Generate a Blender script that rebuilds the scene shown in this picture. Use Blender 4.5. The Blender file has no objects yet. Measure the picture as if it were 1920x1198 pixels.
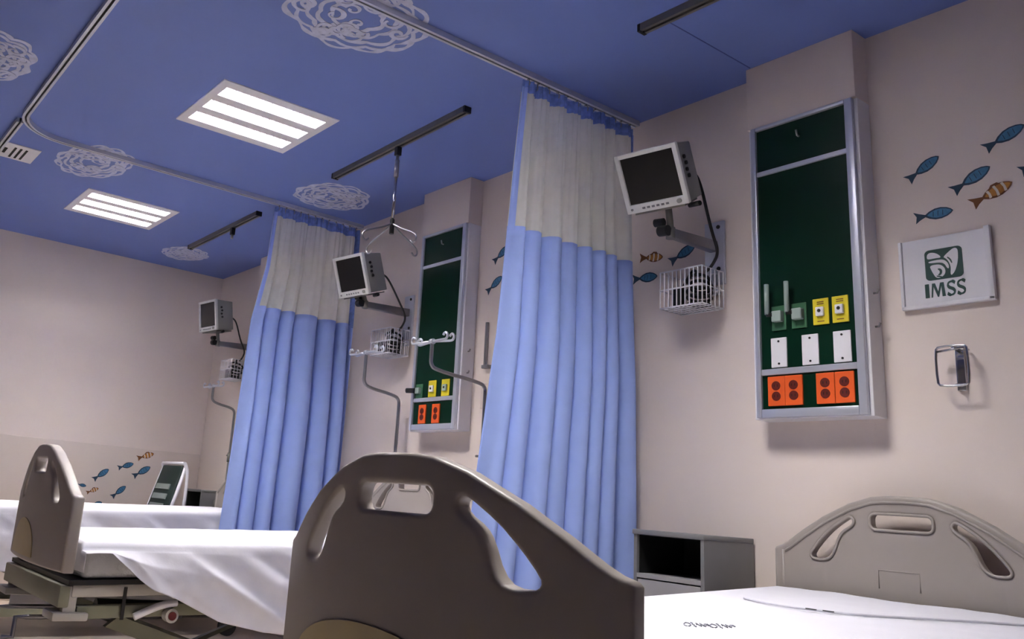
import bpy, bmesh, math, random
from mathutils import Vector, Matrix, noise
C = bpy.context.scene.collection
PI = math.pi
random.seed(7)

# ------------------------------------------------------------------ dimensions
H = 2.671            # ceiling height
D = 3.0              # head wall plane (y)
XL = -6.97           # far wall plane (x)
XR, YB = 2.4, -4.2   # walls behind the camera

# ------------------------------------------------------------------ materials
def s2l(c):
    c /= 255.0
    return c / 12.92 if c <= 0.04045 else ((c + 0.055) / 1.055) ** 2.4

def mat(name, rgb, rough=0.5, metal=0.0, var=0.06, scale=6.0, bump=0.0, bscale=60.0,
        coat=0.0, trans=0.0, transl=0.0, spec=0.5):
    m = bpy.data.materials.new(name)
    m.use_nodes = True
    nt = m.node_tree
    n, l = nt.nodes, nt.links
    b = n['Principled BSDF']
    col = tuple(s2l(c) for c in rgb)
    tc = n.new('ShaderNodeTexCoord')
    nz = n.new('ShaderNodeTexNoise')
    nz.inputs['Scale'].default_value = scale
    nz.inputs['Detail'].default_value = 3
    l.new(tc.outputs['Object'], nz.inputs['Vector'])
    rp = n.new('ShaderNodeValToRGB')
    rp.color_ramp.elements[0].position = 0.3
    rp.color_ramp.elements[1].position = 0.7
    rp.color_ramp.elements[0].color = tuple(c * (1 - var) for c in col) + (1,)
    rp.color_ramp.elements[1].color = tuple(min(1, c * (1 + var)) for c in col) + (1,)
    l.new(nz.outputs['Fac'], rp.inputs['Fac'])
    l.new(rp.outputs['Color'], b.inputs['Base Color'])
    b.inputs['Roughness'].default_value = rough
    b.inputs['Metallic'].default_value = metal
    b.inputs['Specular IOR Level'].default_value = spec
    b.inputs['Coat Weight'].default_value = coat
    if bump:
        n2 = n.new('ShaderNodeTexNoise')
        n2.inputs['Scale'].default_value = bscale
        n2.inputs['Detail'].default_value = 4
        l.new(tc.outputs['Object'], n2.inputs['Vector'])
        bp = n.new('ShaderNodeBump')
        bp.inputs['Strength'].default_value = bump
        bp.inputs['Distance'].default_value = 0.01
        l.new(n2.outputs['Fac'], bp.inputs['Height'])
        l.new(bp.outputs['Normal'], b.inputs['Normal'])
    out = n['Material Output']
    sh = b.outputs['BSDF']
    if transl:
        t = n.new('ShaderNodeBsdfTranslucent')
        t.inputs['Color'].default_value = col + (1,)
        mx = n.new('ShaderNodeMixShader')
        mx.inputs['Fac'].default_value = transl
        l.new(sh, mx.inputs[1]); l.new(t.outputs['BSDF'], mx.inputs[2])
        sh = mx.outputs['Shader']
    if trans:
        t = n.new('ShaderNodeBsdfTransparent')
        mx = n.new('ShaderNodeMixShader')
        mx.inputs['Fac'].default_value = trans
        l.new(sh, mx.inputs[1]); l.new(t.outputs['BSDF'], mx.inputs[2])
        sh = mx.outputs['Shader']
    l.new(sh, out.inputs['Surface'])
    return m

def emis(name, rgb, strength):
    m = bpy.data.materials.new(name)
    m.use_nodes = True
    b = m.node_tree.nodes['Principled BSDF']
    b.inputs['Base Color'].default_value = (0.8, 0.8, 0.8, 1)
    b.inputs['Emission Color'].default_value = tuple(s2l(c) for c in rgb) + (1,)
    b.inputs['Emission Strength'].default_value = strength
    return m

M = {}
M['wall'] = mat('wall paint', (228, 214, 207), 0.6, var=0.02, scale=2.0, bump=0.03, bscale=220)
M['wains'] = mat('wainscot paint', (217, 203, 195), 0.5, var=0.02, scale=2.0)
M['ceil'] = mat('ceiling paint', (108, 128, 199), 0.55, var=0.025, scale=1.5, bump=0.02, bscale=150)
M['seam'] = mat('ceiling joint', (78, 92, 160), 0.8)
M['floor'] = mat('vinyl floor', (226, 209, 193), 0.35, var=0.05, scale=3.0)
M['cloud'] = mat('cloud paint', (196, 200, 226), 0.7, var=0.12, scale=30)
M['white'] = mat('white enamel', (228, 226, 232), 0.35, var=0.02)
M['alu'] = mat('aluminium', (206, 208, 220), 0.34, 0.55, var=0.03)
M['alud'] = mat('grey aluminium', (128, 126, 122), 0.42, 0.6, var=0.05)
M['slot'] = mat('dark slot', (16, 16, 18), 0.7)
M['black'] = mat('black plastic', (20, 20, 23), 0.45)
M['rubber'] = mat('black rubber', (26, 26, 28), 0.7)
M['green'] = mat('dark green laminate', (2, 38, 24), 0.32, var=0.12, scale=3.0, spec=0.25)
M['dgreen'] = mat('logo green', (18, 62, 58), 0.5)
M['yellow'] = mat('yellow plate', (214, 196, 40), 0.45)
M['orange'] = mat('orange outlet', (226, 92, 34), 0.45)
M['brown'] = mat('dark orange sockets', (96, 22, 12), 0.5)
M['gplate'] = mat('green gas plate', (58, 104, 74), 0.45)
M['tubegrey'] = mat('flow tube', (150, 165, 160), 0.2, var=0.05)
M['chrome'] = mat('chrome', (190, 190, 196), 0.18, 0.95, var=0.02)
M['steel'] = mat('brushed steel', (150, 148, 152), 0.35, 0.85, var=0.05)
M['monitor'] = mat('monitor casing', (222, 222, 220), 0.4, var=0.02)
M['monside'] = mat('monitor side grey', (152, 152, 148), 0.5, var=0.03)
M['screen'] = mat('screen glass', (34, 34, 36), 0.15, var=0.03)
M['board'] = mat('taupe moulded plastic', (158, 149, 144), 0.42, var=0.02, bump=0.02, bscale=300)
M['inset'] = mat('tan inset', (192, 176, 136), 0.45, var=0.03)
M['sheet'] = mat('white sheet', (212, 211, 221), 0.85, var=0.015, scale=9, bump=0.08, bscale=40)
M['matt'] = mat('grey mattress cover', (182, 184, 190), 0.32, var=0.12, scale=14, bump=0.8, bscale=26)
M['frame'] = mat('grey painted frame', (176, 172, 166), 0.4, var=0.03)
M['oframe'] = mat('olive grey frame', (126, 126, 108), 0.45, var=0.05)
M['red'] = mat('dark red cap', (92, 18, 20), 0.4)
M['mesh'] = mat('curtain mesh', (236, 235, 228), 0.85, var=0.05, scale=18, trans=0.22, transl=0.3)
M['blue'] = mat('blue curtain cloth', (160, 182, 243), 0.75, var=0.03, scale=10, bump=0.03, bscale=250, transl=0.06)
M['band'] = mat('blue curtain header', (122, 146, 216), 0.8, var=0.25, scale=40, transl=0.2)
M['cab'] = mat('grey cabinet', (122, 121, 124), 0.45, var=0.03)
M['cabl'] = mat('light cabinet edge', (158, 156, 158), 0.45, var=0.03)
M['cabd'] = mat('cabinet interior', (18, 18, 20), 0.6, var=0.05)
M['fblue'] = mat('blue fish print', (62, 118, 158), 0.6, var=0.2, scale=60)
M['fdark'] = mat('dark blue fish print', (28, 58, 84), 0.6, var=0.1)
M['forange'] = mat('orange fish print', (186, 124, 48), 0.6, var=0.15, scale=60)
M['fwhite'] = mat('pale fish band', (226, 214, 200), 0.6)
M['fbrown'] = mat('brown fish edge', (120, 74, 34), 0.6)
M['cgreen'] = mat('dark green upholstery', (3, 34, 32), 0.6, var=0.08)
M['cgrey'] = mat('grey slat', (132, 142, 138), 0.5, var=0.08)
M['ink'] = mat('grey print', (120, 122, 134), 0.8)
M['tube'] = emis('fluorescent', (255, 251, 244), 30.0)
M['clip'] = mat('teal clip', (60, 110, 124), 0.4)

# ------------------------------------------------------------------ mesh builder
class MB:
    def __init__(s):
        s.bm = bmesh.new()
        s.mi = 0
    def _tag(s, faces):
        for f in faces: f.material_index = s.mi
        return s
    def box(s, a, b, bev=0.0, mi=None):
        x0, y0, z0 = (min(a[i], b[i]) for i in range(3))
        x1, y1, z1 = (max(a[i], b[i]) for i in range(3))
        return s.hexa([(x0,y0,z0),(x1,y0,z0),(x1,y1,z0),(x0,y1,z0),(x0,y0,z1),(x1,y0,z1),(x1,y1,z1),(x0,y1,z1)], bev, mi)
    def hexa(s, p, bev=0.0, mi=None):
        v = [s.bm.verts.new(q) for q in p]
        fs = [s.bm.faces.new([v[i] for i in q]) for q in ((3,2,1,0),(4,5,6,7),(0,1,5,4),(1,2,6,5),(2,3,7,6),(3,0,4,7))]
        k = s.mi if mi is None else mi
        for f in fs: f.material_index = k
        if bev:
            ed = list({e for f in fs for e in f.edges})
            r = bmesh.ops.bevel(s.bm, geom=ed, offset=bev, segments=2, affect='EDGES', profile=0.5)
            for f in r['faces']: f.material_index = k
        return s
    def tube(s, pts, r, n=10, mi=None, closed=False, cap=True):
        pts = [Vector(p) for p in pts]
        k = s.mi if mi is None else mi
        rr = r if isinstance(r, (list, tuple)) else [r] * len(pts)
        N = len(pts)
        T = []
        for i in range(N):
            if closed: t = pts[(i+1) % N] - pts[i-1]
            else: t = pts[min(i+1, N-1)] - pts[max(i-1, 0)]
            T.append(t.normalized() if t.length > 1e-9 else Vector((0,0,1)))
        up = Vector((0,0,1)) if abs(T[0].z) < 0.9 else Vector((1,0,0))
        a = T[0].cross(up).normalized()
        rings = []
        for i in range(N):
            a = (a - T[i] * a.dot(T[i]))
            a = a.normalized() if a.length > 1e-6 else T[i].orthogonal().normalized()
            b = T[i].cross(a)
            rings.append([s.bm.verts.new(pts[i] + (a*math.cos(2*PI*j/n) + b*math.sin(2*PI*j/n)) * rr[i]) for j in range(n)])
        seg = N if closed else N - 1
        for i in range(seg):
            A, B = rings[i], rings[(i+1) % N]
            for j in range(n):
                f = s.bm.faces.new((A[j], A[(j+1)%n], B[(j+1)%n], B[j])); f.material_index = k; f.smooth = True
        if cap and not closed:
            for q in (rings[0][::-1], rings[-1]):
                f = s.bm.faces.new(q); f.material_index = k
        return s
    def prism(s, poly, fn, h0, h1, mi=None):
        """poly: 2D list, fn(u,v,h) -> point"""
        k = s.mi if mi is None else mi
        A = [s.bm.verts.new(fn(u, v, h0)) for u, v in poly]
        B = [s.bm.verts.new(fn(u, v, h1)) for u, v in poly]
        n = len(poly)
        fs = [s.bm.faces.new(A[::-1]), s.bm.faces.new(B)]
        for i in range(n): fs.append(s.bm.faces.new((A[i], A[(i+1)%n], B[(i+1)%n], B[i])))
        for f in fs: f.material_index = k
        return s
    def grid(s, P, mi=None, closed_u=False):
        k = s.mi if mi is None else mi
        V = [[s.bm.verts.new(p) for p in row] for row in P]
        for i in range(len(V) - 1):
            for j in range(len(V[0]) - 1):
                f = s.bm.faces.new((V[i][j], V[i][j+1], V[i+1][j+1], V[i+1][j]))
                f.material_index = k; f.smooth = True
        return s
    def build(s, name, mats, parent=None, smooth=None, recalc=True, world=True):
        if not isinstance(mats, (list, tuple)): mats = [mats]
        if recalc: bmesh.ops.recalc_face_normals(s.bm, faces=s.bm.faces[:])
        me = bpy.data.meshes.new(name)
        if parent is not None and world:
            s.bm.transform(wm(parent).inverted())
        s.bm.to_mesh(me); s.bm.free()
        for m in mats: me.materials.append(M[m] if isinstance(m, str) else m)
        if smooth:
            for p in me.polygons: p.use_smooth = True
            me.set_sharp_from_angle(angle=math.radians(smooth))
        o = bpy.data.objects.new(name, me)
        C.objects.link(o)
        if parent is not None: o.parent = parent
        return o

def wm(o):
    m = o.matrix_basis.copy()
    return wm(o.parent) @ m if o.parent else m

def tag(o, label=None, cat=None, group=None, kind=None):
    if label: o['label'] = label
    if cat: o['category'] = cat
    if group: o['group'] = group
    if kind: o['kind'] = kind
    return o

def thing(name, label, cat, loc=(0,0,0), rot=(0,0,0), group=None):
    o = bpy.data.objects.new(name, None)
    o.empty_display_size = 0.05
    C.objects.link(o)
    o.location = loc
    o.rotation_euler = rot
    o.matrix_basis = Matrix.Translation(loc) @ Matrix.Rotation(rot[2], 4, 'Z') @ Matrix.Rotation(rot[1], 4, 'Y') @ Matrix.Rotation(rot[0], 4, 'X')
    return tag(o, label, cat, group)

def struct(name, mb, mats, **k):
    return tag(mb.build(name, mats, **k), kind='structure')

def arcpts(c, r, a0, a1, n, fn):
    return [fn(c[0] + r*math.cos(a0+(a1-a0)*i/n), c[1] + r*math.sin(a0+(a1-a0)*i/n)) for i in range(n+1)]

def smoothpath(pts, it=2):
    P = [Vector(p) for p in pts]
    for _ in range(it):
        Q = [P[0]]
        for a, b in zip(P[:-1], P[1:]):
            Q += [a*0.75 + b*0.25, a*0.25 + b*0.75]
        Q.append(P[-1]); P = Q
    return P

# ------------------------------------------------------------------ camera (a crop of a wider picture, hence the lens shift)
F, CX, CY = 1647.78, 716.365, 531.876
YAW, PITCH, ROLL = math.radians(-56.19525), math.radians(14.05693), math.radians(4.74269)
CAMZ = 0.88
fw = Vector((math.sin(YAW)*math.cos(PITCH), math.cos(YAW)*math.cos(PITCH), math.sin(PITCH)))
rt = Vector((math.cos(YAW), -math.sin(YAW), 0))
upv = rt.cross(fw)
r2 = rt*math.cos(ROLL) + upv*math.sin(ROLL)
u2 = -rt*math.sin(ROLL) + upv*math.cos(ROLL)
cd = bpy.data.cameras.new('camera')
cam = bpy.data.objects.new('camera', cd)
C.objects.link(cam)
cd.sensor_fit = 'HORIZONTAL'; cd.sensor_width = 36.0
cd.lens = F/1920*36
cd.shift_x = (960-CX)/1920; cd.shift_y = (CY-599)/1920
cd.clip_start = 0.05
cam.matrix_world = Matrix(((r2.x, u2.x, -fw.x, 0), (r2.y, u2.y, -fw.y, 0), (r2.z, u2.z, -fw.z, CAMZ), (0,0,0,1)))
bpy.context.scene.camera = cam

# ------------------------------------------------------------------ room shell
LX = (-1.64, -3.73, -5.748)          # ceiling light centres
LH, LY0, LY1 = 0.29, 1.365, 1.98
T = 0.12
struct('floor', MB().box((XL, YB, -T), (XR, D, 0)), 'floor')
struct('wall_head', MB().box((XL-T, D, -T), (XR+T, D+T, H+T)), 'wall')
struct('wall_left', MB().box((XL-T, YB, -T), (XL, D, H+T)), 'wall')
struct('wall_right', MB().box((XR, YB, -T), (XR+T, D, H+T)), 'wall')
struct('wall_back', MB().box((XL-T, YB-T, -T), (XR+T, YB, H+T)), 'wains')
c = MB()
c.box((XL, YB, H), (XR, LY0, H+T))
c.box((XL, LY1, H), (XR, D, H+T))
xs = [XL] + sorted([x-LH for x in LX] + [x+LH for x in LX]) + [XR]
for i in range(0, len(xs), 2):
    c.box((xs[i], LY0, H), (xs[i+1], LY1, H+T))
struct('ceiling', c, 'ceil')
# protective panel on the lower part of the far wall
struct('trim_1', MB().box((XL, YB, 0), (XL+0.006, D-0.002, 1.158), 0.002), 'wains')
# joint between two ceiling boards
struct('trim_2', MB().box((-1.846, 2.40, H-0.0015), (-1.842, 2.90, H+0.001)), 'seam')
for i, xc in enumerate((-1.655, -3.755, -5.855)):
    struct('trim_%d' % (3+i), MB().box((xc-0.2105, 2.905, 2.408), (xc+0.2105, D, H), 0.002), 'wall')

# ------------------------------------------------------------------ ceiling lights
def ceiling_light(xc, label):
    yc = (LY0+LY1)/2
    t = thing('ceiling_light', label, 'ceiling light', (xc, yc, H), group='recessed fluorescent ceiling lights')
    hw, hl = LH-0.002, (LY1-LY0)/2-0.002
    MB().box((xc-hw, yc-hl, H+0.085), (xc+hw, yc+hl, H+0.10)).build('housing', 'white', t)
    f = MB()
    edges = [-hw, -0.225, -0.122, -0.052, 0.052, 0.122, 0.225, hw]
    z0, z1 = H-0.004, H+0.02
    for k in (0, 2, 4, 6):
        f.box((xc+edges[k], yc-hl, z0), (xc+edges[k+1], yc+hl, z1))
    for a, b in ((1, 2), (3, 4), (5, 6)):
        f.box((xc+edges[a], yc-hl, z0), (xc+edges[b], yc-0.265, z1))
        f.box((xc+edges[a], yc+0.265, z0), (xc+edges[b], yc+hl, z1))
    f.build('frame', 'white', t)
    for a, b in ((1, 2), (3, 4), (5, 6)):
        MB().box((xc+edges[a], yc-0.265, H+0.055), (xc+edges[b], yc+0.265, H+0.06)).build('diffuser', 'tube', t)
        lv = MB()
        for k in range(14):
            y = yc-0.265+0.53*(k+0.5)/14
            lv.box((xc+edges[a], y-0.0018, H+0.008), (xc+edges[b], y+0.0018, H+0.029))
        for q in (0.34, 0.66):
            xq = xc+edges[a]+(edges[b]-edges[a])*q
            lv.box((xq-0.0018, yc-0.265, H+0.008), (xq+0.0018, yc+0.265, H+0.029))
        lv.build('louvre', 'cab', t)
    return t
ceiling_light(LX[0], 'recessed fluorescent ceiling light above the nearest bed')
ceiling_light(LX[1], 'larger looking square recessed light with three bright strips beside the trapeze track')
ceiling_light(LX[2], 'farther square recessed light with three bright strips near the far wall')

# ------------------------------------------------------------------ curtain rails
def channel(mb, p, w=0.034, h=0.024, slotw=0.010):
    """flat channel following a polyline on the ceiling, slot below"""
    p = [Vector((a, b, 0)) for a, b in p]
    n = len(p)
    def off(d):
        o = []
        for i in range(n):
            t = (p[min(i+1, n-1)] - p[max(i-1, 0)]).normalized()
            o.append(p[i] + Vector((-t.y, t.x, 0))*d)
        return o
    for d0, d1, z0, mi in ((-w/2, -slotw/2, H-h, 0), (slotw/2, w/2, H-h, 0), (-slotw/2, slotw/2, H-h+0.007, 1)):
        A, B = off(d0), off(d1)
        ring = [[(a.x, a.y, H), (a.x, a.y, z0), (b.x, b.y, z0), (b.x, b.y, H)] for a, b in zip(A, B)]
        vs = [[mb.bm.verts.new(q) for q in r] for r in ring]
        for i in range(n-1):
            for k in range(4):
                f = mb.bm.faces.new((vs[i][k], vs[i][(k+1)%4], vs[i+1][(k+1)%4], vs[i+1][k])); f.material_index = mi
        for e in (vs[0], vs[-1]):
            f = mb.bm.faces.new(e); f.material_index = mi
    return mb

RX1, RX2 = -2.472, -4.748
m = channel(MB(), [(RX1, 2.985), (RX1, 0.80)])
tag(m.build('curtain_rail', ['alu', 'slot']), 'long white curtain rail running over the nearer curtain to the top edge', 'curtain rail', 'ceiling curtain rails')
bend = [(RX2, 2.985), (RX2, 1.02)] + [(RX2+0.26-0.26*math.cos(a*PI/2/8), 1.02-0.26*math.sin(a*PI/2/8)) for a in range(1, 9)] + [(-2.52, 0.745)]
m = channel(MB(), bend)
tag(m.build('curtain_rail', ['alu', 'slot']), 'curved curtain rail with a corner bend over the farther curtain', 'curtain rail', 'ceiling curtain rails')
m = channel(MB(), [(-4.62, 0.757), (XL+0.02, 0.757)])
tag(m.build('curtain_rail', ['alu', 'slot']), 'short piece of curtain rail leading to the ceiling vent at the left edge', 'curtain rail', 'ceiling curtain rails')

# ceiling vent
t = thing('ceiling_vent', 'cream air vent with dark slots in the ceiling at the left edge', 'vent', (-5.155, 0.66, H))
m = MB().box((-5.285, 0.36, H-0.006), (-5.025, 0.735, H), 0.002).box((-5.285, 0.779, H-0.006), (-5.025, 0.965, H), 0.002)
m.build('frame', 'white', t)
sl = MB()
sl.box((-5.20, 0.785, H-0.0085), (-5.11, 0.80, H-0.0055))
for k in range(3):
    sl.box((-5.25, 0.83+0.03*k, H-0.0085), (-5.07, 0.842+0.03*k, H-0.0055))
sl.build('slots', 'slot', t)

# ------------------------------------------------------------------ ceiling tracks for drip hangers
def track(x0, y0, x1, y1, label):
    t = thing('ceiling_track', label, 'ceiling track', ((x0+x1)/2, (y0+y1)/2, H), group='ceiling tracks for drip hangers')
    d = Vector((x1-x0, y1-y0, 0)).normalized(); nrm = Vector((-d.y, d.x, 0))
    def bar(mb, a, b, w0, w1, z0, z1):
        A, B = Vector((x0, y0, 0))+d*a, Vector((x0, y0, 0))+d*b
        p = [A+nrm*w0, B+nrm*w0, B+nrm*w1, A+nrm*w1]
        return mb.hexa([(q.x, q.y, z0) for q in p] + [(q.x, q.y, z1) for q in p])
    L = Vector((x1-x0, y1-y0, 0)).length
    m = MB()
    bar(m, 0, L, -0.019, -0.006, H-0.028, H); bar(m, 0, L, 0.006, 0.019, H-0.028, H)
    m.mi = 1
    bar(m, 0, L, -0.006, 0.006, H-0.018, H)
    m.build('channel', ['alud', 'slot'], t)
    for a, b in ((-0.012, 0), (L, L+0.012)):
        bar(MB(), a, b, -0.020, 0.020, H-0.030, H).build('end_cap', 'black', t)
    return t
track(-4.07, 2.349, -2.90, 2.325, 'grey ceiling track carrying the long drip hanger in the middle of the ceiling')
track(-6.18, 2.364, -5.035, 2.354, 'grey ceiling track farthest away left of the farther curtain')
track(-1.92, 2.35, -0.75, 2.37, 'grey ceiling track cut by the top edge near the right')

# drip hangers
t = thing('drip_hanger', 'chrome drip hanger rod with black grip and hooks hanging from the middle track', 'drip hanger', (-3.448, 2.338, H-0.028), group='hangers on ceiling tracks')
hx, hy = -3.446, 2.338
MB().box((hx-0.014, hy-0.014, H-0.075), (hx+0.014, hy+0.014, H-0.0285), 0.003).build('carrier', 'black', t)
MB().tube([(hx, hy, H-0.075), (hx, hy, H-0.11), (hx-0.004, hy, H-0.112)], 0.008).tube([(hx, hy, H-0.10), (hx, hy, H-0.19)], 0.012).build('swivel', 'steel', t)
MB().tube([(hx, hy, H-0.19), (hx, hy, 2.25)], 0.008).build('rod', 'chrome', t)
MB().tube([(hx, hy, 2.255), (hx, hy, 2.18)], 0.012).build('grip', 'black', t)
for ang in (0.0, 0.5, 1.0, 1.5):
    a = ang*PI + 0.12
    c0, s0 = math.cos(a), math.sin(a)
    pp = [(0.0, 2.235), (0.06, 2.20), (0.12, 2.175), (0.165, 2.155), (0.185, 2.135), (0.18, 2.112), (0.16, 2.105), (0.145, 2.12)]
    MB().tube(smoothpath([(hx+c0*r, hy+s0*r, z) for r, z in pp]), 0.0045, 8).build('hook', 'steel', t)
t = thing('drip_hanger', 'short dark hanger stub below the farthest ceiling track', 'drip hanger', (-5.42, 2.357, H-0.028), group='hangers on ceiling tracks')
MB().box((-5.434, 2.343, H-0.078), (-5.406, 2.371, H-0.0285), 0.003).build('carrier', 'black', t)
MB().tube([(-5.42, 2.357, H-0.076), (-5.42, 2.357, H-0.105)], 0.009).build('swivel', 'steel', t)

# ------------------------------------------------------------------ painted clouds
def cloud(cx, cy, a, b, rot, seed, label):
    rnd = random.Random(seed)
    m = MB()
    lay = [0]
    def ribbon(pts, w, closed):
        lay[0] += 1; dz = lay[0]*0.00012
        pts = [Vector(p) for p in pts]
        n = len(pts); vs = []
        for i in range(n):
            tt = (pts[(i+1) % n] - pts[i-1]) if closed else (pts[min(i+1, n-1)] - pts[max(i-1, 0)])
            tt = tt.normalized() if tt.length > 1e-9 else Vector((1, 0))
            nn = Vector((-tt.y, tt.x))
            ww = w*(0.55+0.75*noise.noise(Vector((pts[i].x*22, pts[i].y*22, seed)))+0.3)
            row = []
            for k in (-1, 1):
                q = pts[i] + nn*ww*k/2
                row.append((m.bm.verts.new((q.x, q.y, H-0.0008-dz)), m.bm.verts.new((q.x, q.y, H+0.0006-dz*0.1))))
            vs.append(row)
        for i in range(n if closed else n-1):
            A, B = vs[i], vs[(i+1) % n]
            m.bm.faces.new((A[0][0], A[1][0], B[1][0], B[0][0]))
            m.bm.faces.new((A[0][1], B[0][1], B[1][1], A[1][1]))
            m.bm.faces.new((A[0][0], B[0][0], B[0][1], A[0][1]))
            m.bm.faces.new((A[1][0], A[1][1], B[1][1], B[1][0]))
    cr, sr = math.cos(rot), math.sin(rot)
    def tr(u, v): return (cx + (u*cr - v*sr), cy + (u*sr + v*cr))
    # scalloped rings
    for sc, lob in ((1.0, 11), (0.90, 11), (0.76, 9), (0.58, 8), (0.38, 6)):
        ph = rnd.uniform(0, 6.28); pts = []
        for i in range(120):
            th = 2*PI*i/120
            rr = sc*(1 + 0.10*abs(math.sin(lob*th/2+ph)) + 0.10*noise.noise(Vector((math.cos(th)*1.5, math.sin(th)*1.5, seed+sc*5))))
            pts.append(tr(a*rr*math.cos(th), b*rr*math.sin(th)))
        ribbon(pts, 0.022, True)
    # curls
    for k in range(26):
        th, rr = rnd.uniform(0, 6.28), rnd.uniform(0.15, 0.88)
        c0 = (a*rr*math.cos(th), b*rr*math.sin(th)); R = rnd.uniform(0.025, 0.06); a0 = rnd.uniform(0, 6.28)
        pts = [tr(c0[0]+R*(1-i/26)*math.cos(a0+i*0.34), c0[1]+R*(1-i/26)*math.sin(a0+i*0.34)) for i in range(20)]
        ribbon(pts, 0.019, False)
    return tag(m.build('painted_cloud', 'cloud'), label, 'painted cloud', 'white swirl clouds painted on the ceiling')
cloud(-2.60, 1.53, 0.23, 0.25, 0.0, 1, 'white swirl cloud painted on the ceiling under the nearer curtain rail at the top edge')
cloud(-4.02, 0.46, 0.27, 0.18, 0.2, 2, 'white swirl cloud painted on the ceiling cut by the left edge')
cloud(-4.97, 1.25, 0.29, 0.17, 0.15, 3, 'white swirl cloud painted on the ceiling beside the curved rail above the farther light')
cloud(-4.42, 2.54, 0.21, 0.21, 0.0, 4, 'white swirl cloud painted on the ceiling above the top of the farther curtain')
cloud(-6.45, 2.43, 0.20, 0.15, 0.0, 5, 'small white swirl cloud painted on the ceiling at the end of the farthest track')

# ------------------------------------------------------------------ curtains
def curtain(xc, yf, seed, label, nh, freq):
    rnd = random.Random(seed)
    t = thing('privacy_curtain', label, 'curtain', (xc, 2.6, 0), group='bed curtains with mesh tops')
    NY, y_end = 420, 2.965
    # irregular fold phase
    ph = [0.0]
    for i in range(NY):
        u = i/NY
        ph.append(ph[-1] + 2*PI*freq/NY*(1+0.8*noise.noise(Vector((u*6.3, seed*3.1, 0)))))
    def pt(i, z):
        u = i/NY
        y0 = yf(z)
        y = y0 + (y_end-y0)*u
        k = (2.63 - z)/2.4
        amp = (0.018 + 0.058*min(1, k*2.0))*min(1.0, 0.25+u*11)
        amp *= 1 + 0.75*noise.noise(Vector((u*5.5, z*0.35, seed)))
        p = ph[i]/2 + 0.25*noise.noise(Vector((u*4, z*0.7, seed+9)))
        w = 2*(math.sin(p)**2 + 0.004)**0.42 - 1.15
        x = xc + amp*w
        fine = max(0.0, 1-k*2.6)
        x += 0.004*fine*math.sin(ph[i]*4.1+1.3*math.sin(ph[i]*0.9)) + 0.008*k*noise.noise(Vector((u*14, z*1.1, seed+3)))
        y -= 0.017*math.sin(2*p)*min(1, k*2)*min(1.0, u*12)*min(1.0, (1-u)*12)
        return (x, y, z)
    zb = 1.965
    def zs(a, b, n): return [a+(b-a)*k/n for k in range(n+1)]
    m = MB().grid([[pt(i, z) for i in range(0, NY+1)] for z in zs(2.575, zb, 14)])
    mesh_o = m.build('mesh_panel', 'mesh', t, recalc=False)
    MB().grid([[pt(i, z) for i in range(0, NY+1)] for z in zs(2.632, 2.575, 3)]).build('header_band', 'band', t, recalc=False)
    fb = MB().grid([[pt(i, z) for i in range(0, NY+1)] for z in zs(zb+0.02, 0.24, 40)])
    fo = fb.build('cloth', 'blue', t, recalc=False)
    so = fo.modifiers.new('thick', 'SOLIDIFY'); so.thickness = 0.002; so.offset = 0
    # blue hem along the free edge of the mesh
    hm = MB().grid([[tuple(Vector(pt(i, z))+Vector((0.003, 0, 0))) for i in range(0, 14)] for z in zs(2.60, zb, 14)])
    hm.build('hem', 'blue', t, recalc=False)
    hm = MB().grid([[tuple(Vector(pt(i, z))+Vector((0.003, 0, 0))) for i in range(NY-13, NY+1)] for z in zs(2.60, zb, 14)])
    hm.build('hem', 'band', t, recalc=False)
    for k in range(nh):
        i = int((k+0.5)/nh*NY)
        p = Vector(pt(i, 2.62))
        q = [(p.x, p.y, 2.612), (p.x+0.004, p.y, 2.622), (p.x, p.y, 2.632), (xc, p.y, 2.6405)]
        MB().tube(q, 0.0022, 6).tube([(xc-0.005, p.y, 2.641), (xc+0.005, p.y, 2.641)], 0.004, 8).build('curtain_hook', 'steel', t)
    return t
def interp(tab):
    def f(z):
        for (z0, a), (z1, b) in zip(tab[:-1], tab[1:]):
            if z0 >= z >= z1: return a + (b-a)*(z0-z)/(z0-z1)
        return tab[0][1] if z > tab[0][0] else tab[-1][1]
    return f
curtain(RX1, interp([(2.64, 2.275), (2.2, 2.245), (1.95, 2.232), (1.55, 2.21), (1.05, 2.15), (0.2, 2.06)]), 1,
        'nearer blue bed curtain with pale mesh top behind the front footboard', 12, 8.2)
curtain(RX2, interp([(2.64, 2.33), (2.24, 2.315), (1.9, 2.26), (1.2, 2.24), (0.2, 2.20)]), 5,
        'farther blue bed curtain with pale mesh top, left of the middle green panel', 12, 7.0)

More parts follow.
